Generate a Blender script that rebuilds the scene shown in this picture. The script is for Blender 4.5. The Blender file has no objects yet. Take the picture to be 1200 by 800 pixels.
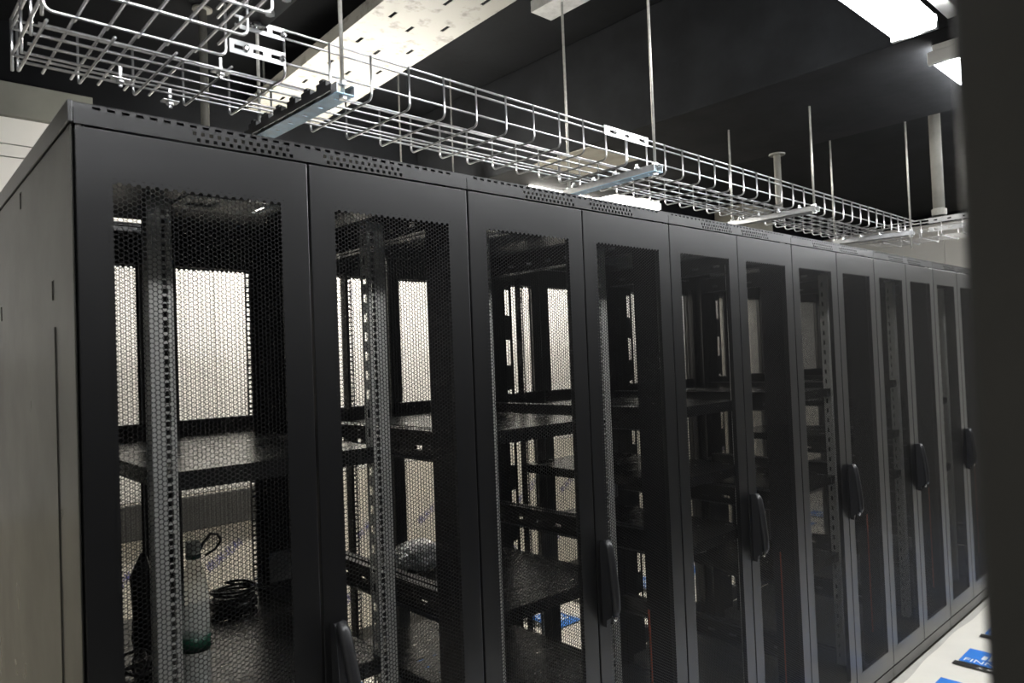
import bpy, bmesh, math, random
from mathutils import Vector, Matrix
random.seed(7)
PI = math.pi
scene = bpy.context.scene
C = scene.collection

# ------------------------------------------------------------------ camera, world, exposure
cam_data = bpy.data.cameras.new('camera')
cam = bpy.data.objects.new('camera', cam_data); C.objects.link(cam)
cam.location = (-0.2511, -1.2876, 1.5346)
cam.rotation_euler = (math.radians(91.4048), math.radians(2.2105), math.radians(-42.3391))
cam_data.sensor_width = 36.0
cam_data.lens = 834.78 / 1200 * 36
cam_data.clip_start = 0.02
cam_data.dof.use_dof = True
cam_data.dof.focus_distance = 2.0
cam_data.dof.aperture_fstop = 4.2
scene.camera = cam
world = bpy.data.worlds.new('world'); scene.world = world
world.use_nodes = True
world.node_tree.nodes['Background'].inputs[0].default_value = (0.9, 0.95, 1.0, 1)
world.node_tree.nodes['Background'].inputs[1].default_value = 0.0
vs = scene.view_settings
vs.view_transform = 'Standard'; vs.look = 'None'; vs.gamma = 1.0; vs.use_curve_mapping = False
vs.exposure = 0.0
LAMP_FRONT = 60.0      # emission of the front-aisle tubes
LAMP_REAR = 135.0       # emission of the rear-aisle tubes

# ------------------------------------------------------------------ materials
def mat(name, col, rough=0.5, metal=0.0, noise=0.0, nscale=20.0, bump=0.0, bscale=200.0,
        rvar=0.0, col2=None, spec=0.5, trans=0.0, ior=1.45, alpha=1.0):
    m = bpy.data.materials.new(name); m.use_nodes = True
    nt = m.node_tree; b = nt.nodes['Principled BSDF']
    b.inputs['Base Color'].default_value = (*col, 1)
    b.inputs['Roughness'].default_value = rough
    b.inputs['Metallic'].default_value = metal
    b.inputs['Specular IOR Level'].default_value = spec
    b.inputs['Transmission Weight'].default_value = trans
    b.inputs['IOR'].default_value = ior
    b.inputs['Alpha'].default_value = alpha
    if noise or rvar or bump:
        tc = nt.nodes.new('ShaderNodeTexCoord')
        n = nt.nodes.new('ShaderNodeTexNoise'); n.inputs['Scale'].default_value = nscale
        n.inputs['Detail'].default_value = 5; n.inputs['Roughness'].default_value = 0.6
        nt.links.new(tc.outputs['Object'], n.inputs['Vector'])
        if noise:
            c2 = col2 or tuple(c * (1 - noise) for c in col)
            mx = nt.nodes.new('ShaderNodeMix'); mx.data_type = 'RGBA'
            mx.inputs['A'].default_value = (*col, 1); mx.inputs['B'].default_value = (*c2, 1)
            rp = nt.nodes.new('ShaderNodeValToRGB')
            rp.color_ramp.elements[0].position = 0.38; rp.color_ramp.elements[1].position = 0.66
            nt.links.new(n.outputs['Fac'], rp.inputs['Fac'])
            nt.links.new(rp.outputs['Color'], mx.inputs['Factor'])
            nt.links.new(mx.outputs['Result'], b.inputs['Base Color'])
        if rvar:
            mr = nt.nodes.new('ShaderNodeMapRange')
            mr.inputs['To Min'].default_value = max(0.02, rough - rvar); mr.inputs['To Max'].default_value = rough + rvar
            nt.links.new(n.outputs['Fac'], mr.inputs['Value']); nt.links.new(mr.outputs['Result'], b.inputs['Roughness'])
        if bump:
            n2 = nt.nodes.new('ShaderNodeTexNoise'); n2.inputs['Scale'].default_value = bscale
            nt.links.new(tc.outputs['Object'], n2.inputs['Vector'])
            bp = nt.nodes.new('ShaderNodeBump'); bp.inputs['Strength'].default_value = bump
            bp.inputs['Distance'].default_value = 0.002
            nt.links.new(n2.outputs['Fac'], bp.inputs['Height']); nt.links.new(bp.outputs['Normal'], b.inputs['Normal'])
    return m

def emit(name, col, strength):
    m = bpy.data.materials.new(name); m.use_nodes = True
    nt = m.node_tree; nt.nodes.remove(nt.nodes['Principled BSDF'])
    e = nt.nodes.new('ShaderNodeEmission'); e.inputs[0].default_value = (*col, 1); e.inputs[1].default_value = strength
    nt.links.new(e.outputs[0], nt.nodes['Material Output'].inputs[0])
    return m

M = {}
M['black'] = mat('black_powder_coat', (0.0045, 0.0045, 0.0048), 0.34, rvar=0.03, nscale=9, noise=0.35, bump=0.05, bscale=900, spec=0.8)
M['mesh'] = mat('black_perforated_steel', (0.0045, 0.0045, 0.0048), 0.34, spec=0.5, noise=0.2)
for _k in ('black', 'mesh'):
    _b = M[_k].node_tree.nodes['Principled BSDF']
    _b.inputs['Coat Weight'].default_value = 0.4 if _k == 'black' else 0.1; _b.inputs['Coat Roughness'].default_value = 0.30
M['panel'] = mat('dark_side_panel', (0.028, 0.027, 0.023), 0.30, rvar=0.08, nscale=4, noise=0.2)
M['inner'] = mat('black_inner_steel', (0.010, 0.010, 0.011), 0.38, rvar=0.08, nscale=12)
M['rail'] = mat('grey_zinc_rail', (0.60, 0.60, 0.57), 0.40, metal=0.4, rvar=0.1, nscale=15)
M['shelf'] = mat('dark_steel_shelf', (0.014, 0.014, 0.014), 0.26, rvar=0.06, nscale=12)
M['plate'] = mat('grey_plate', (0.16, 0.16, 0.155), 0.5, noise=0.2)
M['plastic'] = mat('black_plastic', (0.016, 0.016, 0.017), 0.36, noise=0.2, nscale=30)
M['chrome'] = mat('chrome', (0.8, 0.8, 0.8), 0.15, metal=1.0, noise=0.1)
M['wire'] = mat('galvanised_wire', (0.62, 0.62, 0.63), 0.30, metal=0.95, noise=0.25, nscale=40)
M['zinc'] = mat('galvanised_steel', (0.62, 0.63, 0.64), 0.38, metal=0.85, noise=0.25, nscale=25)
M['blue_zinc'] = mat('blue_filmed_zinc', (0.55, 0.80, 1.0), 0.45, metal=0.1, noise=0.2, nscale=30)
M['rod'] = mat('zinc_rod', (0.52, 0.51, 0.47), 0.45, metal=0.6, noise=0.3, nscale=60)
M['trough'] = mat('cream_trough', (0.37, 0.36, 0.315), 0.55, noise=1, nscale=14, col2=(0.20, 0.19, 0.16))
_r = [n for n in M['trough'].node_tree.nodes if n.type == 'VALTORGB'][0].color_ramp
_r.elements[1].position = 0.68; _r.elements[0].position = 0.55
M['ceil'] = mat('black_ceiling_paint', (0.0075, 0.0080, 0.0092), 0.85, spec=0.12, noise=0.4, nscale=3, bump=0.4, bscale=30)
M['beam'] = mat('dark_beam_paint', (0.013, 0.0138, 0.0155), 0.8, spec=0.15, noise=0.45, nscale=5, bump=0.4, bscale=25)
M['concrete'] = mat('concrete_and_lit_patch', (0.40, 0.375, 0.31), 0.85, noise=0.25, nscale=6, bump=0.5, bscale=40)
M['greybeam'] = mat('grey_wall_beam', (0.22, 0.22, 0.19), 0.8, noise=0.2, nscale=3)
M['wall'] = mat('white_wall_panel', (0.80, 0.78, 0.73), 0.5, noise=0.06, nscale=2)
M['wallfilm'] = mat('cream_wall_film', (0.74, 0.70, 0.60), 0.45, noise=0.1, nscale=4)
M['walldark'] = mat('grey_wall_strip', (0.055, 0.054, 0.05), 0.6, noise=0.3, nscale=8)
M['floor'] = mat('raised_floor', (0.55, 0.53, 0.48), 0.5, noise=0.15, nscale=5)
M['film'] = mat('white_floor_film', (0.80, 0.77, 0.69), 0.42, noise=0.06, nscale=3)
M['logo_blue'] = mat('print_blue', (0.035, 0.22, 0.72), 0.45, noise=0.05)
M['logo_black'] = mat('print_black', (0.02, 0.018, 0.016), 0.45, noise=0.05)
M['logo_white'] = mat('print_white', (0.85, 0.86, 0.86), 0.45, noise=0.03)
M['ink'] = mat('print_violet', (0.10, 0.10, 0.36), 0.5, noise=0.05)
M['orange'] = mat('orange_sheath', (0.34, 0.055, 0.014), 0.45, noise=0.1)
M['cable'] = mat('black_cable', (0.012, 0.012, 0.012), 0.4, noise=0.1)
M['pet'] = mat('clear_bottle', (0.75, 0.80, 0.77), 0.10, alpha=0.40, noise=0.01)
M['green'] = mat('green_label', (0.01, 0.07, 0.04), 0.4, noise=0.15)
M['capwhite'] = mat('pale_cap', (0.62, 0.66, 0.62), 0.4, noise=0.1)
M['foil'] = mat('silver_bubble_wrap', (0.88, 0.88, 0.88), 0.22, metal=0.15, noise=0.3, nscale=18)
M['lamp_front'] = emit('lamp_diffuser_front', (0.98, 0.99, 1.0), LAMP_FRONT)
M['lamp_rear'] = emit('lamp_diffuser_rear', (1.0, 0.96, 0.88), LAMP_REAR)
M['housing'] = mat('lamp_housing', (0.72, 0.72, 0.70), 0.5, noise=0.05)
M['pipe'] = mat('grey_pipe', (0.17, 0.165, 0.145), 0.6, noise=0.2, nscale=10)

# ------------------------------------------------------------------ mesh builder
class MB:
    def __init__(s): s.v = []; s.f = []
    def box(s, x0, x1, y0, y1, z0, z1):
        n = len(s.v)
        s.v += [(x0,y0,z0),(x1,y0,z0),(x1,y1,z0),(x0,y1,z0),(x0,y0,z1),(x1,y0,z1),(x1,y1,z1),(x0,y1,z1)]
        s.f += [(n,n+3,n+2,n+1),(n+4,n+5,n+6,n+7),(n,n+1,n+5,n+4),(n+1,n+2,n+6,n+5),(n+2,n+3,n+7,n+6),(n+3,n,n+4,n+7)]
        return s
    def tube(s, pts, r, seg=8, caps=True):
        """tube along a polyline with parallel-transported rings"""
        P = [Vector(p) for p in pts]; n0 = len(s.v)
        t = (P[1]-P[0]).normalized()
        u = t.orthogonal().normalized()
        for i, p in enumerate(P):
            if i == 0: d = (P[1]-P[0]).normalized()
            elif i == len(P)-1: d = (P[-1]-P[-2]).normalized()
            else: d = ((P[i]-P[i-1]).normalized() + (P[i+1]-P[i]).normalized()).normalized()
            u = (u - d*u.dot(d)).normalized(); w = d.cross(u)
            rr = r[i] if isinstance(r, (list, tuple)) else r
            k = 1.0
            if 0 < i < len(P)-1:
                c = (P[i]-P[i-1]).normalized().dot(d); k = 1/max(c, .5)
            for j in range(seg):
                a = 2*PI*j/seg
                s.v.append(tuple(p + (u*math.cos(a)+w*math.sin(a))*rr))
        for i in range(len(P)-1):
            for j in range(seg):
                a = n0+i*seg+j; b = n0+i*seg+(j+1) % seg
                s.f.append((a, b, b+seg, a+seg))
        if caps:
            s.f.append(tuple(n0+j for j in reversed(range(seg))))
            e = n0+(len(P)-1)*seg
            s.f.append(tuple(e+j for j in range(seg)))
        return s
    def lathe(s, prof, seg=20, c=(0,0,0)):
        n0 = len(s.v)
        for r, z in prof:
            for j in range(seg):
                a = 2*PI*j/seg
                s.v.append((c[0]+r*math.cos(a), c[1]+r*math.sin(a), c[2]+z))
        for i in range(len(prof)-1):
            for j in range(seg):
                a = n0+i*seg+j; b = n0+i*seg+(j+1) % seg
                s.f.append((a, b, b+seg, a+seg))
        s.f.append(tuple(n0+j for j in reversed(range(seg))))
        e = n0+(len(prof)-1)*seg
        s.f.append(tuple(e+j for j in range(seg)))
        return s
    def slotted(s, us, vs_, holes, w0, w1, axes):
        """plate with rectangular holes; us/vs_ = outer range, holes = [(u0,u1,v0,v1)], thickness w0..w1; axes = e.g. 'xzy' (u,v,w)"""
        U = sorted({round(a, 5) for a in [us[0], us[1]] + [h[0] for h in holes] + [h[1] for h in holes]})
        V = sorted({round(a, 5) for a in [vs_[0], vs_[1]] + [h[2] for h in holes] + [h[3] for h in holes]})
        ui = {a: i for i, a in enumerate(U)}; vi = {a: i for i, a in enumerate(V)}
        solid = [[True]*(len(V)-1) for _ in range(len(U)-1)]
        for h in holes:
            for i in range(ui[round(h[0],5)], ui[round(h[1],5)]):
                for j in range(vi[round(h[2],5)], vi[round(h[3],5)]): solid[i][j] = False
        ax = {c: k for k, c in enumerate(axes)}
        vid = {}
        def vert(i, j, w):
            key = (i, j, w)
            if key not in vid:
                q = (U[i], V[j], (w0, w1)[w]); vid[key] = len(s.v)
                s.v.append((q[ax['x']], q[ax['y']], q[ax['z']]))
            return vid[key]
        nu, nv = len(U)-1, len(V)-1
        for i in range(nu):
            for j in range(nv):
                if not solid[i][j]: continue
                for w in (0, 1):
                    q = (vert(i,j,w), vert(i+1,j,w), vert(i+1,j+1,w), vert(i,j+1,w))
                    s.f.append(q if w else q[::-1])
                for (a, b, ni, nj) in (((i,j),(i+1,j),i,j-1), ((i+1,j),(i+1,j+1),i+1,j), ((i+1,j+1),(i,j+1),i,j+1), ((i,j+1),(i,j),i-1,j)):
                    if not (0 <= ni < nu and 0 <= nj < nv) or not solid[ni][nj]:
                        s.f.append((vert(*a,0), vert(*b,0), vert(*b,1), vert(*a,1)))
        return s
    def mesh(s, name, m, smooth=False, bevel=0.0):
        me = bpy.data.meshes.new(name); me.from_pydata(s.v, [], s.f); me.update()
        bm = bmesh.new(); bm.from_mesh(me)
        if bevel:
            bmesh.ops.bevel(bm, geom=[e for e in bm.edges if len(e.link_faces) == 2 and e.calc_face_angle(0) > .5],
                            offset=bevel, segments=2, affect='EDGES', profile=.5)
        bmesh.ops.recalc_face_normals(bm, faces=bm.faces)
        bm.to_mesh(me); bm.free()
        if smooth:
            for p in me.polygons: p.use_smooth = True
        me.materials.append(M[m]); return me
    def build(s, name, m, parent=None, loc=(0,0,0), smooth=False, bevel=0.0):
        return link(name, s.mesh(name, m, smooth, bevel), parent, loc)

def link(name, me, parent=None, loc=(0,0,0), rot=(0,0,0), scale=(1,1,1)):
    o = bpy.data.objects.new(name, me); C.objects.link(o)
    o.location = loc; o.rotation_euler = rot; o.scale = scale
    if parent: o.parent = parent
    return o
def tag(o, label, cat, group=None, kind=None):
    if label: o['label'] = label
    if cat: o['category'] = cat
    if group: o['group'] = group
    if kind: o['kind'] = kind
    return o
def thing(name, label, cat, loc=(0,0,0), rotz=0, group=None):
    o = bpy.data.objects.new(name, None); C.objects.link(o); o.empty_display_size = .1
    o.location = loc; o.rotation_euler = (0,0,rotz)
    return tag(o, label, cat, group)
def struct(o, label=None, cat=None):
    o['kind'] = 'structure'
    if label: o['label'] = label
    if cat: o['category'] = cat
    return o
def text_mesh(name, body, size, m, extrude=0.0004):
    cu = bpy.data.curves.new(name, 'FONT'); cu.body = body; cu.size = size; cu.extrude = extrude
    cu.resolution_u = 3
    o = bpy.data.objects.new(name, cu); C.objects.link(o)
    bpy.context.view_layer.update()
    me = bpy.data.meshes.new_from_object(o.evaluated_get(bpy.context.evaluated_depsgraph_get()))
    bpy.data.objects.remove(o); me.name = name
    me.materials.clear(); me.materials.append(M[m]); return me

# ------------------------------------------------------------------ the room
CEIL = 3.0; BEAM_Z = 2.5; WALL_Y = 2.2; FAR_X = 7.7
struct(MB().box(-2.6, FAR_X, -2.6, WALL_Y, -.10, 0).build('floor', 'floor'), 'pale raised floor of the equipment room', 'floor')
struct(MB().box(-2.6, FAR_X, -2.6, WALL_Y+.1, CEIL, CEIL+.1).build('ceiling', 'ceil'), 'black painted ceiling above the cabinet row', 'ceiling')
# rear wall of stacked panels with recessed joints, grey beam on top, black above
wr = struct(MB().box(-2.6, FAR_X, WALL_Y+.012, WALL_Y+.1, 0, CEIL).build('wall_rear', 'ceil'), 'white panel wall behind the cabinets', 'wall')
xs = [-2.6, -1.4, -.2, 1.0, 2.2, 3.4, 4.6, 5.8, 7.0, FAR_X]
for a, b in zip(xs[:-1], xs[1:]):
    MB().box(a+.0015, b-.0015, WALL_Y, WALL_Y+.012, 0.10, 0.96).build('panel', 'wallfilm', wr)
    MB().box(a+.0015, b-.0015, WALL_Y, WALL_Y+.012, 0.965, 2.434).build('panel', 'wall', wr)
    MB().box(a+.0015, b-.0015, WALL_Y, WALL_Y+.012, 2.438, 2.486).build('panel', 'wall', wr)
    MB().box(a+.0015, b-.0015, WALL_Y, WALL_Y+.012, 2.490, 2.598).build('panel', 'wall', wr)
struct(MB().box(-2.6, .50, WALL_Y-.03, WALL_Y+.012, 2.60, 2.735).build('trim_1', 'greybeam'), 'dull grey beam along the top of the white wall', 'beam')
struct(MB().box(-2.6, FAR_X, WALL_Y-.008, WALL_Y+.012, 0, .095).build('baseboard_rear', 'walldark'), 'dark skirting along the rear wall', 'baseboard')
# grey strip on the lower wall behind the first cabinet
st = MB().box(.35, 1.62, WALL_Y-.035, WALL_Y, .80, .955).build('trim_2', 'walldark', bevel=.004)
struct(st, 'dark grey strip on the wall behind the first cabinet', 'trunking')
wf = struct(MB().box(FAR_X, FAR_X+.1, -2.6, WALL_Y+.1, 0, CEIL).build('wall_far', 'ceil'), 'pale end wall past the far cabinets', 'wall')
for k in range(4):
    MB().box(FAR_X-.012, FAR_X, -2.6+1.2*k+.002, -2.6+1.2*k+1.198, 0, 2.72).build('panel', 'wall', wf)
wl = struct(MB().box(-2.7, -2.6, -2.6, WALL_Y+.1, 0, CEIL).build('wall_left', 'wall'), 'pale wall at the near end of the room', 'wall')
struct(MB().box(-2.7, FAR_X+.1, -2.7, -2.6, 0, CEIL).build('wall_front', 'ceil'), 'dark wall behind the opposite row', 'wall')
# beam across the ceiling
struct(MB().box(2.22, 3.12, -2.6, WALL_Y, BEAM_Z, CEIL-.001).build('trim_3', 'beam', bevel=.006), 'deep dark painted ceiling beam crossing above the row', 'beam')
struct(MB().box(2.235, 2.60, .86, 1.22, BEAM_Z-.004, BEAM_Z-.0005).build('soffit_lit_patch', 'concrete'), 'pale concrete patch painted for the lamp-lit stretch of the beam underside', 'patch')  # pale plate: rear lamp light on the soffit put into its concrete colour
struct(MB().box(5.48, 5.97, 1.90, WALL_Y, 0, CEIL-.001).build('trim_5', 'concrete', bevel=.006), 'square concrete column against the rear wall', 'column')
struct(MB().box(4.1, FAR_X, -2.6, WALL_Y-.04, 2.82, CEIL-.001).build('trim_6', 'ceil'), 'black dropped ceiling section past the beam', 'ceiling')

# slanted violet print on the wall film
ink = text_mesh('printed_text', '尚米北科', .050, 'ink', .0003)
ang = math.radians(32.5)
for i in range(17):
    for j, z in enumerate((.585, .18)):
        link('printed_text', ink, wr, (.544 + i*.4 + .2*j, WALL_Y-.0012, z), (PI/2, -ang, 0))

# ------------------------------------------------------------------ printed protective film on the floor
def film(name, label, x0, x1, y0, y1, nx, ny):
    mb = MB()
    rnd = random.Random(3)
    ph = [(rnd.uniform(3, 11), rnd.uniform(-6, 6), rnd.uniform(0, 6)) for _ in range(7)]
    for j in range(ny+1):
        for i in range(nx+1):
            x = x0+(x1-x0)*i/nx; y = y0+(y1-y0)*j/ny
            z = .006 + sum(math.sin(a*x+b*y+c) for a, b, c in ph)*.0009
            if j == ny: y += math.sin(x*5.3)*.006+math.sin(x*13)*.004
            mb.v.append((x, y, max(z, .002)))
    for j in range(ny):
        for i in range(nx):
            a = j*(nx+1)+i
            mb.f.append((a, a+1, a+nx+2, a+nx+1))
    o = mb.build(name, 'film', smooth=True)
    tag(o, label, 'floor film')
    return o
ff = film('floor_film', 'white plastic film with blue printed logos covering the front aisle floor', -.6, 7.2, -1.17, -.025, 160, 30)
fr = film('floor_film', 'white plastic film on the rear aisle floor behind the cabinets', -.6, 7.2, 1.03, 2.17, 160, 30)
t_big = text_mesh('logo_text', 'FINNA', .058, 'logo_white')
t_small = text_mesh('logo_text', '工  地', .026, 'logo_white')
sq = MB().box(-.165, 0, 0, .185, 0, .0006).mesh('logo_square', 'logo_blue')
band = MB().box(-.18, .005, -.055, -.012, 0, .0006).mesh('logo_band', 'logo_black')
icon = MB().box(-.095, -.082, .075, .135, 0, .0004).box(-.112, -.099, .075, .155, 0, .0004).box(-.128, -.115, .075, .135, 0, .0004).box(-.145, -.132, .075, .125, 0, .0004).mesh('logo_icon', 'logo_white')
def logo(film_o, x, y):
    # local frame of a print: text runs along -y, its top points along +x
    # rotation by -90 deg about z maps local +x to -y and local +y to +x
    def put(n, me, dx, dy, dz):
        # dx along text, dy up
        link(n, me, film_o, (x+dy, y-dx, .0125+dz), (0, 0, -PI/2))
    sqo = link('logo_square', sqm, film_o, (x, y, .0125), (0, 0, -PI/2))
    link('logo_band', bandm, film_o, (x, y, .0125), (0, 0, -PI/2))
    link('logo_icon', iconm, sqo, (0, 0, .0007))
    link('logo_text', t_big, sqo, (.012, .014, .0011))
    link('logo_text', t_small, sqo, (.085, -.044, .0011))
sqm = MB().box(0, .24, 0, .185, 0, .0006).mesh('logo_square', 'logo_blue')
bandm = MB().box(-.012, .25, -.058, -.010, 0, .0006).mesh('logo_band', 'logo_black')
iconm = MB().box(.075, .095, .075, .125, 0, .0004).box(.103, .118, .075, .160, 0, .0004).box(.126, .141, .075, .145, 0, .0004).box(.149, .164, .075, .165, 0, .0004).mesh('logo_icon', 'logo_white')
for i in range(15):
    for yy in (-.14, -.56, -.98)[:3]:
        if yy < -.9: continue
        logo(ff, 3.61 + (i-7)*.435, yy)
for i in range(14):
    logo(fr, .45 + i*.435, 1.80)

# ------------------------------------------------------------------ shared cabinet meshes
W = .8; D = 1.0; ZB = .075; ZT = 1.9325
def perforated(w, h, p=.0083, hole=.0071, t=.0012):
    """sheet of staggered hexagonal holes, with a closed border ring of solid cells; local x 0..w, z 0..h, front at y=0"""
    R = p/math.sqrt(3); r = hole/math.sqrt(3); cs = 1.5*R
    nx = int(w/cs); nz = int(h/p)
    ox = (w-(nx-1)*cs)/2; oz = (h-(nz-.5)*p)/2 + p*.0
    hx = [(math.cos(PI/3*k), math.sin(PI/3*k)) for k in range(6)]
    v = []; f = []; solid = []
    for i in range(-1, nx+1):
        for j in range(-1, nz+1):
            cx = ox+i*cs; cz = oz+j*p+(p/2 if i % 2 else 0)
            n = len(v)
            border = i < 0 or i >= nx or j < 0 or j >= nz
            if border:
                v += [(cx+R*a, 0, cz+R*b) for a, b in hx]
                solid.append(len(f)); f.append(tuple(range(n, n+6)))
                continue
            v += [(cx+R*a, 0, cz+R*b) for a, b in hx]; v += [(cx+r*a, 0, cz+r*b) for a, b in hx]
            v += [(cx+r*a, t, cz+r*b) for a, b in hx]; v += [(cx+R*a, t, cz+R*b) for a, b in hx]
            for k in range(6):
                l = (k+1) % 6
                f += [(n+k, n+l, n+6+l, n+6+k), (n+6+k, n+6+l, n+12+l, n+12+k), (n+12+k, n+12+l, n+18+l, n+18+k)]
    me = bpy.data.meshes.new('perforated_sheet'); me.from_pydata(v, [], f); me.update()
    me.materials.append(M['mesh']); me.materials.append(M['black'])
    for k in solid: me.polygons[k].material_index = 1
    return me
PX0, PX1, PZ0, PZ1 = .052, .344, .152, 1.850     # perforated field of a leaf (leaf local x, world z)
ME = {}
ME['sheet'] = perforated(PX1-PX0, PZ1-PZ0)
def door_mesh(name):
    x0, x1 = .0025, .3975
    b = MB().slotted((x0, x1), (ZB, ZT), [(PX0-.003, PX1+.003, PZ0-.003, PZ1+.003)], 0, .018, 'xzy')
    return b.mesh(name, 'black', bevel=.0016)
ME['door'] = door_mesh('front_door')
ME['crossbar'] = MB().box(.012, .388, -.014, .004, 1.283, 1.388).box(.05, .35, -.020, -.014, 1.325, 1.345).mesh('crossbar', 'inner', bevel=.002)
# trim with two rows of staggered round-ish holes either side of the middle
def trim_mesh():
    holes = []
    for g0, n in ((.183, 13), (.434, 13)):
        for k in range(n):
            xx = g0 + k*.0144
            for row, zz in ((0, 1.9395), (1, 1.9500)):
                h = xx + (0 if row else .0072)
                holes.append((h, h+.0066, zz, zz+.0066))
    b = MB().slotted((.001, W-.001), (1.9365, 1.9625), holes, 0, .002, 'xzy')
    b.box(.001, W-.001, .002, .05, 1.9600, 1.9625).box(.001, .004, .002, .05, 1.9365, 1.9600).box(W-.004, W-.001, .002, .05, 1.9365, 1.9600)
    return b.mesh('top_trim', 'black')
ME['trim'] = trim_mesh()
def roof_mesh():
    holes = []
    for k in range(34):
        xx = .03 + k*.0218
        holes.append((xx, xx+.012, 1.9655, 1.9715))
    b = MB().slotted((0, W), (1.9625, 1.975), holes, .012, .014, 'xzy')
    b.box(0, W, .020, .022, 1.9625, 1.973)
    b.slotted((0, W), (.02, D-.001), [(.50, .56, .52, .63), (.25, .37, .885, .95)], 1.966, 1.970, 'xyz')
    b.box(0, W, .012, .022, 1.973, 1.975)
    b.box(0, .002, .02, D-.001, 1.970, 1.975).box(W-.002, W, .02, D-.001, 1.970, 1.975)
    b.box(0, W, D-.003, D-.001, 1.970, 1.975)
    b.box(.004, W-.004, .12, .20, 1.93, 1.966).box(.004, W-.004, .958, .99, 1.93, 1.966)
    return b.mesh('roof_panel', 'black')
ME['roof'] = roof_mesh()
ME['fan_plate'] = MB().slotted((.335, .585), (.50, .65), [(.36, .43, .53, .61), (.535, .56, .53, .61)], 1.960, 1.963, 'xyz').mesh('roof_plate', 'housing')
ME['base'] = MB().box(.001, W-.001, .004, D-.004, .018, .066).box(.03, W-.03, .02, D-.02, .066, .072).mesh('base_frame', 'black', bevel=.002)
ME['foot'] = MB().lathe([(.022, 0), (.024, .004), (.012, .008), (.010, .019)], 12).mesh('levelling_foot', 'zinc')
post = MB().box(0, .045, .0, .088, .072, 1.965)
ME['post'] = post.mesh('post', 'inner', bevel=.0012)
def rail_mesh():
    holes = []
    z = .11
    for u in range(39):
        for o in (.0064, .0222, .0381):
            holes.append((.0255, .0355, z+u*.04445+o-.005, z+u*.04445+o+.005))
    b = MB().slotted((0, .044), (.09, 1.865), holes, 0, .002, 'xzy')
    b.box(0, .002, .002, .035, .09, 1.865)
    fl = []
    for u in range(39): fl.append((.012, .026, z+u*.04445+.012, z+u*.04445+.032))
    b.slotted((.002, .035), (.09, 1.865), fl, .042, .044, 'yzx')
    return b.mesh('mounting_rail', 'rail')
ME['rail'] = rail_mesh()
def rear_rail():
    holes = [(.0275, .0375, .11+u*.04445+o-.005, .11+u*.04445+o+.005) for u in range(39) for o in (.0064, .0222, .0381)]
    b = MB().slotted((0, .041), (.09, 1.865), holes, 0, .002, 'xzy')
    b.box(0, .002, -.03, 0, .09, 1.865)
    return b.mesh('rear_rail', 'inner')
ME['rear_rail'] = rear_rail()
ME['blank'] = MB().box(.652, .757, 0, .002, .10, 1.86).box(.755, .757, .002, .03, .10, 1.86).mesh('blank_plate', 'inner')
ME['baffle'] = MB().slotted((.045, .150), (.10, 1.86), [(.112, .138, .067+.206*k, .172+.206*k) for k in range(1, 9)], 0, .002, 'xzy').box(.045, .047, .002, .03, .10, 1.86).mesh('baffle_plate', 'inner')
ME['brace'] = MB().slotted((.08, .92), (0, .075), [(.11+.1*k, .15+.1*k, .022, .034) for k in range(8)], 0, .002, 'yzx').box(0, .02, .08, .92, .073, .075).box(0, .02, .08, .92, 0, .002).mesh('side_brace', 'inner')
def shelf_mesh():
    holes = []
    for i in range(7):
        for j in range(11):
            x = .045 + i*.058 + (.012 if j % 2 else 0); y = .05 + j*.058
            holes.append((x, x+.022, y, y+.006))
    b = MB().slotted((0, .47), (0, .73), holes, -.0015, 0, 'xyz')
    b.box(0, .47, -.002, 0, -.034, 0).box(0, .47, .73, .732, -.03, 0).box(0, .002, 0, .73, -.034, 0).box(.468, .47, 0, .73, -.034, 0)
    b.box(0, .47, -.002, .012, -.036, -.034)
    return b.mesh('shelf', 'shelf')
ME['shelf'] = shelf_mesh()
# swing handle: escutcheon, bowed lever, lock
def handle_meshes():
    b = MB(); prof = [(0, 1.032), (-.014, 1.032), (-.018, 1.018), (-.026, .92), (-.031, .862), (-.028, .836), (-.012, .826), (-.010, .808), (0, .808)]
    for xx in (-.013, .013):
        for (yy, zz) in prof: b.v.append((xx, yy, zz))
    n = len(prof)
    for k in range(n): b.f.append((k, (k+1) % n, n+(k+1) % n, n+k))
    b.f.append(tuple(range(n))); b.f.append(tuple(n+k for k in reversed(range(n))))
    base = b.mesh('handle', 'plastic', bevel=.003)
    pts = [(0, -.008, 1.026), (0, -.016, 1.027), (0, -.021, 1.015), (0, -.026, .985), (0, -.032, .935), (0, -.037, .885), (0, -.038, .855), (0, -.033, .838)]
    lev = MB().tube(pts, [.009, .0115, .0125, .0125, .0125, .0125, .0115, .009], 14).mesh('lever', 'plastic', smooth=True)
    lk = MB().lathe([(.0085, 0), (.0085, .004), (.006, .005)], 14).box(-.0012, .0012, -.005, .005, .005, .0056).mesh('lock', 'chrome')
    return base, lev, lk
ME['handle'], ME['lever'], ME['lock'] = handle_meshes()
ME['pin'] = MB().lathe([(.004, 0), (.0042, .006), (.0026, .008)], 10).mesh('hinge_pin', 'chrome')
def side_mesh():
    holes = []
    for (y, z) in ((.155, 1.668), (.472, 1.886), (.777, 1.672)):
        holes.append((y, y+.022, z, z+.034))
    b = MB().slotted((.004, D-.004), (.07, 1.934), holes, -.0035, -.0015, 'yzx')
    for (y, z) in ((.155, 1.668), (.472, 1.886), (.777, 1.672)):
        b.box(-.0015, .006, y-.003, y+.025, z-.003, z+.037)
    b.box(-.0055, -.0035, .152, .84, .10, 1.62)
    return b.mesh('side_panel', 'panel')
ME['side'] = side_mesh()
ME['side_cap'] = MB().box(-.007, 0, .0, D, 1.937, 1.973).mesh('side_cap', 'black', bevel=.0015)
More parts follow.
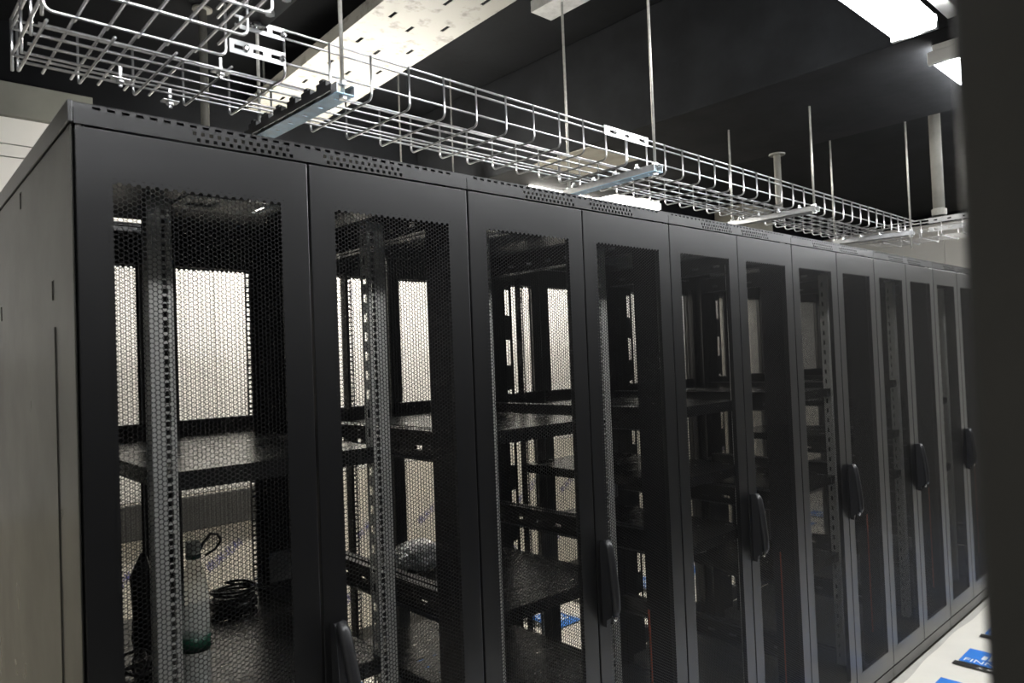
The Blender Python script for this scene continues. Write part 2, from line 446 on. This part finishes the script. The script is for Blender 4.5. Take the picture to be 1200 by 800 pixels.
ME['grey_plate'] = MB().box(.645, .752, 0, .002, .872, .965).box(.645, .647, .002, .03, .872, .965).mesh('cover_plate', 'plate', bevel=.0008)
ME['wire'] = MB().tube([(.655, .028, .78), (.66, .030, .6), (.657, .029, .42), (.66, .031, .26)], .0028, 6).mesh('earth_wire', 'orange', smooth=True)

def cabinet(label, x, y=0.0, rotz=0.0, shelves=(), side=None, interior=True, group=None, baffle=False):
    t = thing('server_cabinet', label, 'server cabinet', (x, y, 0), rotz, group)
    for (rear) in (False, True):
        for k in range(2):
            if rear:
                d = link('rear_door', ME['door'], t, (W-k*.4, D, 0), (0, 0, PI))
                if interior:
                    # the crossbar sits on the inner face of the rear leaf
                    link('crossbar', ME['crossbar'], d, (0, .032, 0))
                s_ = link('perforated_sheet', ME['sheet'], d, (PX0, .0002, PZ0))
            else:
                d = link('front_door', ME['door'], t, (k*.4, 0, 0))
                link('perforated_sheet', ME['sheet'], d, (PX0, -.0003, PZ0))
                if k == 1:
                    h = link('handle', ME['handle'], d, (.030, 0, 0))
                    lv = link('lever', ME['lever'], d, (.030, 0, 0))
                    if abs(x) < .01 and interior:      # this lever hangs half open
                        lv.rotation_euler = (-.24, 0, 0)
                        lv.location = (.030, -.008 - 1.02*math.sin(.24), 1.02 - 1.02*math.cos(.24))
                    link('lock', ME['lock'], d, (.036, -.026, .829), (PI/2, 0, 0))
                link('hinge_pin', ME['pin'], d, (.010 if k == 0 else .390, .008, ZT-.001))
    link('top_trim', ME['trim'], t)
    link('top_trim', ME['trim'], t, (W, D, 0), (0, 0, PI))
    link('roof_panel', ME['roof'], t)
    link('roof_plate', ME['fan_plate'], t)
    link('base_frame', ME['base'], t)
    for fx in (.06, W-.06):
        for fy in (.08, D-.08): link('levelling_foot', ME['foot'], t, (fx, fy, 0))
    for (px, py, sx, sy) in ((.002, .022, 1, 1), (W-.002, .022, -1, 1), (.002, D-.022, 1, -1), (W-.002, D-.022, -1, -1)):
        link('post', ME['post'], t, (px, py, 0), scale=(sx, sy, 1))
    if interior:
        for (px, sx) in ((.143, 1), (.657, -1)):
            link('mounting_rail', ME['rail'], t, (px, .142, 0), scale=(sx, 1, 1))
            link('rear_rail', ME['rear_rail'], t, (px, .866, 0), scale=(sx, 1, 1))
        for (px, sx) in ((.004, 1), (W-.004, -1)):
            for z in (.33, .90, 1.29, 1.86):
                link('side_brace', ME['brace'], t, (px, 0, z), scale=(sx, 1, 1))
        for z in shelves:
            link('shelf', ME['shelf'], t, (.165, .146, z))
        link('cover_plate', ME['grey_plate'], t, (0, .868, 0))
        if not baffle and x < .1: link('blank_plate', ME['blank'], t, (0, .90, 0))
        if baffle: link('baffle_plate', ME['baffle'], t, (0, .90, 0))
        w = link('earth_wire', ME['wire'], t); w['label'] = 'orange wire hanging behind the right door'
    if side in ('left', 'both'):
        o = link('side_panel', ME['side'], t, (0, 0, 0)); link('side_cap', ME['side_cap'], t)
    if side in ('right', 'both'):
        link('side_panel', ME['side'], t, (W, 0, 0), scale=(-1, 1, 1)); link('side_cap', ME['side_cap'], t, (W, 0, 0), scale=(-1, 1, 1))
    return t
LAB = ['black double-door server cabinet at the left end of the row, bottles inside',
       'second black cabinet from the left end, handle at the bottom edge of the picture',
       'third black cabinet from the left end of the row, under the rear tube lamp',
       'fourth black double-door cabinet from the left end of the row',
       'fifth black double-door cabinet from the left end of the row',
       'sixth black double-door cabinet, next to the dark cabinet edge on the right',
       'last black double-door cabinet at the far end of the row']
SH = [(1.345, .868), (1.345, .868, .60), (1.345, 1.10, .868), (1.345, .95, .60), (1.345, 1.08, .868), (1.20, .80), (1.3, .8)]
for k in range(7):
    cabinet(LAB[k], k*W, 0, 0, SH[k], 'left' if k == 0 else ('right' if k == 6 else None), True, 'cabinets in the long row', k >= 2)
cabinet('dark out-of-focus cabinet side filling the right edge of the picture', .874, -1.2, PI, (), 'right', False)

ORD = ['second', 'third', 'fourth', 'fifth', 'sixth']
for k in range(5):
    cabinet('%s cabinet of the opposite row, hidden behind the dark foreground cabinet' % ORD[k], .874+(k+1)*W, -1.2, PI, (), None, False, 'cabinets of the opposite row')

# ------------------------------------------------------------------ things on the shelves of the first cabinets
def bottle(label, x, y, z, tall=.225, green_cap=True, rotz=0):
    t = thing('water_bottle', label, 'bottle', (x, y, z), rotz)
    s = tall/.225
    prof = [(.020, 0), (.030, .003), (.0325, .012), (.031, .03), (.0325, .05), (.031, .075), (.0325, .09), (.0325, .135), (.030, .15), (.024, .17), (.014, .19), (.0125, .205)]
    MB().lathe([(r*(.9 if r > .016 else 1), h*s) for r, h in prof], 24).build('body', 'pet', t, smooth=True)
    MB().lathe([(.0298, .082), (.0298, .112)], 24).build('label_band', 'green', t, smooth=True)
    MB().lathe([(.0145, .203*s), (.0150, .205*s), (.0150, .218*s), (.0135, .221*s)], 20).build('cap', 'green' if green_cap else 'capwhite', t)
    MB().lathe([(.0155, .196*s), (.0155, .2015*s)], 20).build('neck_ring', 'green', t)
    return t
bottle('clear plastic bottle with green label and pale cap on the lower shelf', .262, .30, .868, .312, False)
def coil(label, x, y, z):
    pts = []
    for k in range(150):
        a = k/150*2*PI*4.3
        r = .055 + .007*math.sin(k*.11)
        pts.append((r*math.cos(a), r*.85*math.sin(a), .006+.0085*(a/(2*PI))+.003*math.sin(k*.31)))
    pts += [(.075, .02, .02), (.10, .03, .008), (.14, .0, .006), (.17, -.03, .006)]
    o = MB().tube(pts, .0042, 6).build('cable_coil', 'cable', None, (x, y, z), smooth=True)
    return tag(o, label, 'cable')
coil('black coiled power cable lying on the lower shelf beside the bottles', .505, .73, .890)
MB_b = MB().lathe([(.05, 0), (.062, .01), (.060, .030), (.030, .034)], 20)
tag(MB_b.build('adapter_pot', 'plastic', None, (.505, .73, .868), smooth=True), 'round black plastic pot under the coiled cable', 'pot')
rn = random.Random(5)
pts = []
for k in range(60):
    a = k*.55
    pts.append((.055*math.cos(a)*(.6+.4*math.sin(k*.21)), .05*math.sin(a*1.1), .012+.03*abs(math.sin(k*.37))))
tag(MB().tube(pts, .004, 6).build('cable_tangle', 'cable', None, (.20, .46, .868), smooth=True), 'tangled black cable at the left of the lower shelf', 'cable')
# hanging dark cable bundle behind the left rail
pts = [(0, 0, 1.12), (-.004, .004, 1.07), (.003, 0, .98), (-.002, .003, .93), (.004, .006, .885), (.02, .02, .874)]
tag(MB().tube(pts, [.006, .024, .028, .026, .024, .01], 12).build('cable_bundle', 'cable', None, (.222, .52, 0), smooth=True), 'dark bundled cable standing on the shelf behind the left rail', 'cable')
# looped thin cable above the tall bottle
pts = [(.0, 0, -.03), (.015, 0, .0), (.03, .0, .016), (.045, 0, .012), (.052, 0, -.002), (.04, 0, -.018), (.018, 0, -.028)]
sm = []
for a, b in zip(pts[:-1], pts[1:]):
    for q in range(4): sm.append(tuple(a[i]+(b[i]-a[i])*q/4 for i in range(3)))
sm.append(pts[-1])
tag(MB().tube(sm, .003, 6).build('cable_loop', 'cable', None, (.268, .30, 1.168), smooth=True), 'thin dark cable loop hooked over the tall bottle cap', 'cable')
# crumpled bubble wrap on the second cabinet's shelf
def crumple(label, loc, sx, sy, sz, m, seed):
    bm = bmesh.new(); bmesh.ops.create_icosphere(bm, subdivisions=4, radius=1)
    r = random.Random(seed)
    waves = [(Vector((r.uniform(-1,1), r.uniform(-1,1), r.uniform(-1,1))).normalized()*r.uniform(4, 26), r.uniform(0, 6)) for _ in range(14)]
    for v in bm.verts:
        n = sum(abs(math.sin(w.dot(v.co)+p))-.6 for w, p in waves)*.075
        v.co *= 1+n
        v.co.x *= sx; v.co.y *= sy; v.co.z = max(v.co.z*sz, -sz*.75)
    me = bpy.data.meshes.new('bubble_wrap'); bm.to_mesh(me); bm.free()
    me.materials.append(M[m])
    o = link('bubble_wrap', me, None, (loc[0], loc[1], loc[2]+sz*.75))
    return tag(o, label, 'packaging')
crumple('crumpled silver bubble wrap on the shelf seen through the second door', (1.09, .68, .868), .075, .08, .045, 'foil', 2)
# ------------------------------------------------------------------ wire cable trays
R_W = .0026
TZ0, TZ1 = 2.111, 2.208          # bottom and top wire heights
def rounded_u(w, h, rad=.014):
    pts = [(0, h), (0, rad)]
    for k in range(1, 5):
        a = PI + k*PI/2/5; pts.append((rad+rad*math.cos(a), rad+rad*math.sin(a)))
    pts.append((rad, 0)); pts.append((w-rad, 0))
    for k in range(1, 5):
        a = 1.5*PI + k*PI/2/5; pts.append((w-rad+rad*math.cos(a), rad+rad*math.sin(a)))
    pts += [(w, rad), (w, h)]
    return pts
def tray(label, loc, rotz, length, width, gap0=None, first=.05, pitch=.1, doubles=()):
    """tray along local x from 0; near wall at local y=0, far wall at y=width. gap0 = (from, to) length without near wall"""
    t = thing('cable_tray', label, 'cable tray', loc, rotz, 'wire basket trays over the cabinets')
    h = TZ1-TZ0
    U = MB().tube([(0, a, b) for a, b in rounded_u(width, h)], R_W, 6).mesh('cross_wire', 'wire', smooth=True)
    L = None
    if gap0:
        L = MB().tube([(0, a, b) for a, b in rounded_u(width, h)[6:]], R_W, 6).mesh('cross_wire', 'wire', smooth=True)
    x = first
    while x < length-.005:
        me = L if (gap0 and gap0[0] < x < gap0[1]) else U
        link('cross_wire', me, t, (x, 0, 0))
        x += pitch
    for x in doubles: link('cross_wire', U, t, (x, 0, 0))
    full = MB().tube([(0, 0, 0), (length, 0, 0)], R_W, 6).mesh('long_wire', 'wire', smooth=True)
    nb = 6
    for k in range(1, nb):
        link('long_wire', full, t, (0, width*k/nb, R_W*1.7))
    for z in (.030, .080, h):
        link('long_wire', full, t, (0, width-R_W*1.7, z))
        if gap0:
            g = MB().tube([(gap0[1], 0, 0), (length, 0, 0)], R_W, 6).mesh('long_wire', 'wire', smooth=True)
            link('long_wire', g, t, (0, R_W*1.7, z))
        else:
            link('long_wire', full, t, (0, R_W*1.7, z))
    return t
YAW = .0132
X0 = -.03
main = tray('long wire basket tray running above the whole cabinet row', (X0, .0404+YAW*(X0-.576), TZ0), YAW, 4.07, .279, gap0=(-.01, .31), first=X0*0+.006, pitch=.1, doubles=(1.5,))
def splice(t, x0, x1, z0, z1, y=-.004):
    n = 3; hs = []
    for k in range(n):
        c = x0+(x1-x0)*(k+.5)/n
        hs.append((c-.010, c+.010, (z0+z1)/2-.004, (z0+z1)/2+.004))
    o = MB().slotted((x0, x1), (z0, z1), hs, y-.0015, y, 'xzy').build('splice_plate', 'zinc', t)
    for k in range(2):
        c = x0+(x1-x0)*(k*2+.5)/n
        MB().lathe([(.006, 0), (.006, .005), (.003, .006)], 6).build('bolt', 'chrome', o, (0, 0, 0)).matrix_basis = Matrix.Translation((c+.012, y-.0015, (z0+z1)/2)) @ Matrix.Rotation(PI/2, 4, 'X')
    return o
splice(main, 1.395, 1.610, .072, .100)
splice(main, .315, .405, .070, .094)
splice(main, .295, .405, .020, .046)
# branch over the front aisle (towards the camera), its left wall closing the end of the long tray
br = tray('wire basket tray crossing over the aisle at the upper left corner', (X0-.003, -1.75, TZ0), PI/2, 1.785, .285, first=.06, pitch=.1)
br.location = (X0+.28, -1.75, TZ0)
for k in range(1, 6):
    link('long_wire', MB().tube([(1.785, 0, 0), (2.065, 0, 0)], R_W, 6).mesh('long_wire', 'wire', smooth=True), br, (0, .285*k/6, R_W*3.6))
# short end wall where the long tray stops
for z in (.030, .080, TZ1-TZ0):
    MB().tube([(0, 0, z), (0, .279, z)], R_W, 6).build('end_wire', 'wire', main, (-.003, 0, 0), smooth=True)
for yy in (.0, .09, .18, .276):
    MB().tube([(-.003, yy, 0), (-.003, yy, TZ1-TZ0)], R_W, 6).build('end_wire', 'wire', main, smooth=True)
far = tray('wire basket tray crossing at the far right end of the long tray', (4.33, -1.6, TZ0), PI/2, 1.95, .285, first=.06, pitch=.1)
splice(far, 1.42, 1.62, .072, .100, y=.287)
splice(far, 1.42, 1.62, .024, .050, y=.287)

# trapeze supports: channel, two rods, nuts, clips
def support(label, x, y0=-.035, y1=.350, z=2.100, tops=(CEIL, CEIL), clips=False, m='zinc', foot=.03, yaw=0.0):
    t = thing('tray_support', label, 'hanger', (x, 0, 0), yaw, 'tray supports')
    w = .021
    hs = [(-.006, .006, y0+.035+k*(y1-y0-.07)/5-.004, y0+.035+k*(y1-y0-.07)/5+.004) for k in range(6)]
    b = MB().slotted((-w, w), (y0, y1), hs, z-.024, z-.0225, 'xyz')
    ch = b.build('channel_base', m, t)
    MB().box(-w, -w+.0015, y0, y1, z-.0225, z-.003).box(-w, -w+.007, y0, y1, z-.0045, z-.003).build('channel_web', 'zinc', t)
    MB().box(w-.0015, w, y0, y1, z-.0225, z-.003).box(w-.007, w, y0, y1, z-.0045, z-.003).build('channel_web', 'zinc', t)
    for yy, tp in zip((y0+.012, y1-.012), tops):
        MB().tube([(0, yy, z-foot), (0, yy, tp)], .0042, 8).build('threaded_rod', 'rod', t, smooth=True)
        MB().lathe([(.009, 0), (.009, .008)], 6, (0, yy, z-.003)).build('nut', 'zinc', t)
        MB().lathe([(.009, 0), (.009, .008)], 6, (0, yy, z-.032)).build('nut', 'zinc', t)
    if clips:
        for k in range(6):
            yy = y0+.04+k*(y1-y0-.08)/5
            MB().box(-w-.012, -w, yy-.019, yy+.019, z-.020, z+.003).box(-w-.012, -w-.002, yy-.008, yy+.008, z+.003, z+.009).build('clip', 'plastic', t, bevel=.0015)
        MB().box(-w-.0135, -w-.012, y0, y1, z-.024, z-.010).build('clip_strip', 'plastic', t)
    else:
        for k in range(4):
            yy = y0+.06+k*(y1-y0-.12)/3
            MB().lathe([(.008, 0), (.008, .005), (.004, .006), (.004, .014)], 8, (-w-.006, yy, z-.006)).build('clip', 'zinc', t)
    return t
support('blue filmed strut hanger nearest the camera under the long tray', .468, clips=True, m='blue_zinc', yaw=.05)
support('strut hanger with pale blue underside below the joint plate of the tray', 1.512, m='blue_zinc', tops=(CEIL, 2.74), yaw=-.03)
support('plain steel strut hanger at the middle of the long tray', 2.565, tops=(BEAM_Z, BEAM_Z))
support('farthest plain steel strut hanger near the end of the long tray', 3.63, tops=(CEIL, CEIL), foot=.09, yaw=.12)
# strut on the side of the aisle tray, seen at the top edge
tb = thing('tray_support', 'dark steel strut beside the aisle tray at the top edge', 'hanger', (.318, -.02, 0), 0, 'tray supports')
MB().box(-.021, .021, -.20, .07, 2.200, 2.202).build('channel_base', 'inner', tb)
MB().box(-.021, -.0195, -.20, .07, 2.202, 2.222).build('channel_web', 'inner', tb)
MB().box(.0195, .021, -.20, .07, 2.202, 2.222).build('channel_web', 'zinc', tb)
for yy in (-.18,):
    MB().tube([(0, yy, 2.18), (0, yy, CEIL)], .0042, 8).build('threaded_rod', 'rod', tb, smooth=True)
for yy in (-.15, -.08, -.01, .05):
    MB().lathe([(.009, 0), (.009, .008)], 6, (0, yy, 2.192)).build('nut', 'zinc', tb)
# couplers between the wires of both trays
def coupler(label, x, y):
    t = thing('wire_coupler', label, 'clamp', (x, y, TZ0), 0, 'wire couplers')
    MB().box(-.016, .016, -.011, .011, -.008, -.005).build('plate', 'zinc', t, bevel=.001)
    MB().lathe([(.008, 0), (.008, .006)], 6, (0, 0, -.014)).build('nut', 'zinc', t)
    MB().tube([(0, 0, -.02), (0, 0, .02)], .0035, 8).build('bolt', 'zinc', t)
    return t
coupler('small bolted wire clamp under the left end of the tray', .125, .22)
coupler('small bolted wire clamp at the inner corner of the trays', .262, .07)
coupler('small bolted wire clamp on the rear edge of the tray near the first hanger', .235, .285)

# ------------------------------------------------------------------ ceiling-hung things
TX0, TX1, TZ = 1.080, 1.452, 2.80
tr = thing('cable_trough', 'scuffed cream metal cable trough with slotted underside hung from the ceiling', 'cable trough', (0, 0, 0), -.035)
hs = []
for k in range(9):
    yy = -.12 + k*.25
    hs.append((TX0+.07, TX0+.085, yy, yy+.05)); hs.append((TX0+.18, TX0+.195, yy+.06, yy+.11)); hs.append((TX1-.085, TX1-.070, yy-.02, yy+.03))
MB().slotted((TX0, TX1), (-.20, WALL_Y-.05), hs, TZ, TZ+.002, 'xyz').build('base_plate', 'trough', tr)
MB().box(TX0-.002, TX0, -.20, WALL_Y-.05, TZ, TZ+.05).build('side_wall', 'trough', tr)
MB().box(TX1, TX1+.002, -.20, WALL_Y-.05, TZ, TZ+.05).build('side_wall', 'trough', tr)
for yy in (-.1, 1.0, 2.0):
    for xx in (TX0+.03, TX1-.03):
        MB().tube([(xx, yy, TZ), (xx, yy, CEIL)], .005, 8).build('threaded_rod', 'rod', tr)
s2 = thing('ceiling_bracket', 'short pale steel bracket on a rod at the top edge', 'bracket', (1.545, .30, 2.745))
MB().box(-.05, .05, -.10, .16, 0, .003).build('plate', 'zinc', s2)
MB().box(-.05, -.047, -.10, .16, .003, .04).box(.047, .05, -.10, .16, .003, .04).build('flange', 'zinc', s2)
MB().tube([(0, .1, 0), (0, .1, CEIL-2.745)], .005, 8).build('threaded_rod', 'rod', s2)

def lamp(label, x0, x1, y, z, m, group, w=.13, rods=None):
    t = thing('tube_lamp', label, 'lamp', (x0, y, z), 0, group)
    L = x1-x0
    # rounded diffuser profile along x
    prof = []
    for k in range(13):
        a = PI-.55 + (PI+1.1)*k/12
        prof.append((w/2*math.cos(a), .030*math.sin(a)))
    b = MB(); n = len(prof)
    for xx in (.02, L-.02):
        for (yy, zz) in prof: b.v.append((xx, yy, .030+zz))
    for k in range(n-1): b.f.append((k, k+1, n+k+1, n+k))
    b.f.append(tuple(range(n))); b.f.append(tuple(n+k for k in reversed(range(n))))
    b.f.append((0, n, 2*n-1, n-1))
    b.build('diffuser', m, t)
    MB().box(0, L, -w*.36, w*.36, .0465, .066).build('housing', 'housing', t, bevel=.003)
    MB().box(0, .018, -w*.48, w*.48, .004, .0465).build('end_cap', 'housing', t, bevel=.003)
    MB().box(L-.018, L, -w*.48, w*.48, .004, .0465).build('end_cap', 'housing', t, bevel=.003)
    for xx in (rods or (.2, L-.2)):
        MB().tube([(xx, 0, .066), (xx, 0, (BEAM_Z if 2.22 < x0+xx < 3.12 else CEIL)-z)], .004, 6).build('hanger_rod', 'rod', t)
    return t
lamp('glowing tube lamp over the aisle, its end at the top right', .85, 2.06, -.575, 2.435, 'lamp_front', 'aisle tube lamps')
lamp('second glowing tube lamp just left of the dark cabinet edge', 2.33, 3.54, -.585, 2.435, 'lamp_front', 'aisle tube lamps')
lamp('tube lamp over the near end of the aisle above the crossing tray', -.63, .58, -.575, 2.435, 'lamp_front', 'aisle tube lamps')
lamp('third tube lamp of the aisle hidden behind the dark cabinet', 3.82, 5.03, -.585, 2.435, 'lamp_front', 'aisle tube lamps')
lamp('added unseen tube lamp brightening the end wall', 5.31, 6.52, -.585, 2.435, 'lamp_front', 'aisle tube lamps')  # added out of view to brighten the end wall
l2 = lamp('glowing tube lamp behind the cabinets, seen just above their roofs', 2.50, 3.76, 1.60, 2.478, 'lamp_rear', 'rear tube lamps', w=.10)
l2.rotation_euler = (0, -.018, 0)
lamp('rear tube lamp mostly hidden behind the first cabinets', .90, 2.11, 1.60, 2.424, 'lamp_rear', 'rear tube lamps', w=.10, rods=(.80, 1.12))

def pipe(label, x, y, z0, z1, r, flange=True):
    t = thing('drop_pipe', label, 'pipe', (x, y, z0))
    MB().tube([(0, 0, 0), (0, 0, z1-z0)], r, 16).build('pipe_body', 'pipe', t, smooth=True)
    if flange:
        MB().lathe([(r*2.4, 0), (r*2.4, .008), (r*1.1, .010)], 16, (0, 0, z1-z0-.012)).build('flange', 'pipe', t)
    MB().lathe([(r*1.25, 0), (r*1.3, .03), (r*1.05, .034)], 14).build('end_fitting', 'pipe', t)
    return t
pipe('grey drop pipe with flange hanging from the beam behind the tray', 3.10, .39, 2.16, BEAM_Z, .016)
pipe('tall pale pipe under the second aisle lamp', 3.68, -.14, 2.16, CEIL, .026, False)
tk = thing('lamp_trunking', 'thin pale trunking running above the top right lamp', 'trunking', (0, -.64, 2.52))
MB().box(.3, 2.21, -.02, .02, 0, .035).build('trunking_body', 'housing', tk, bevel=.002)
MB().box(.3, 2.21, -.021, .021, .035, .040).build('trunking_lid', 'housing', tk)
for xx in (.5, 1.9): MB().tube([(xx, 0, .04), (xx, 0, CEIL-2.52)], .004, 6).build('hanger_rod', 'rod', tk)
pipe('slim dim pipe standing behind the tray at upper left', .78, 1.62, 2.30, CEIL, .016)
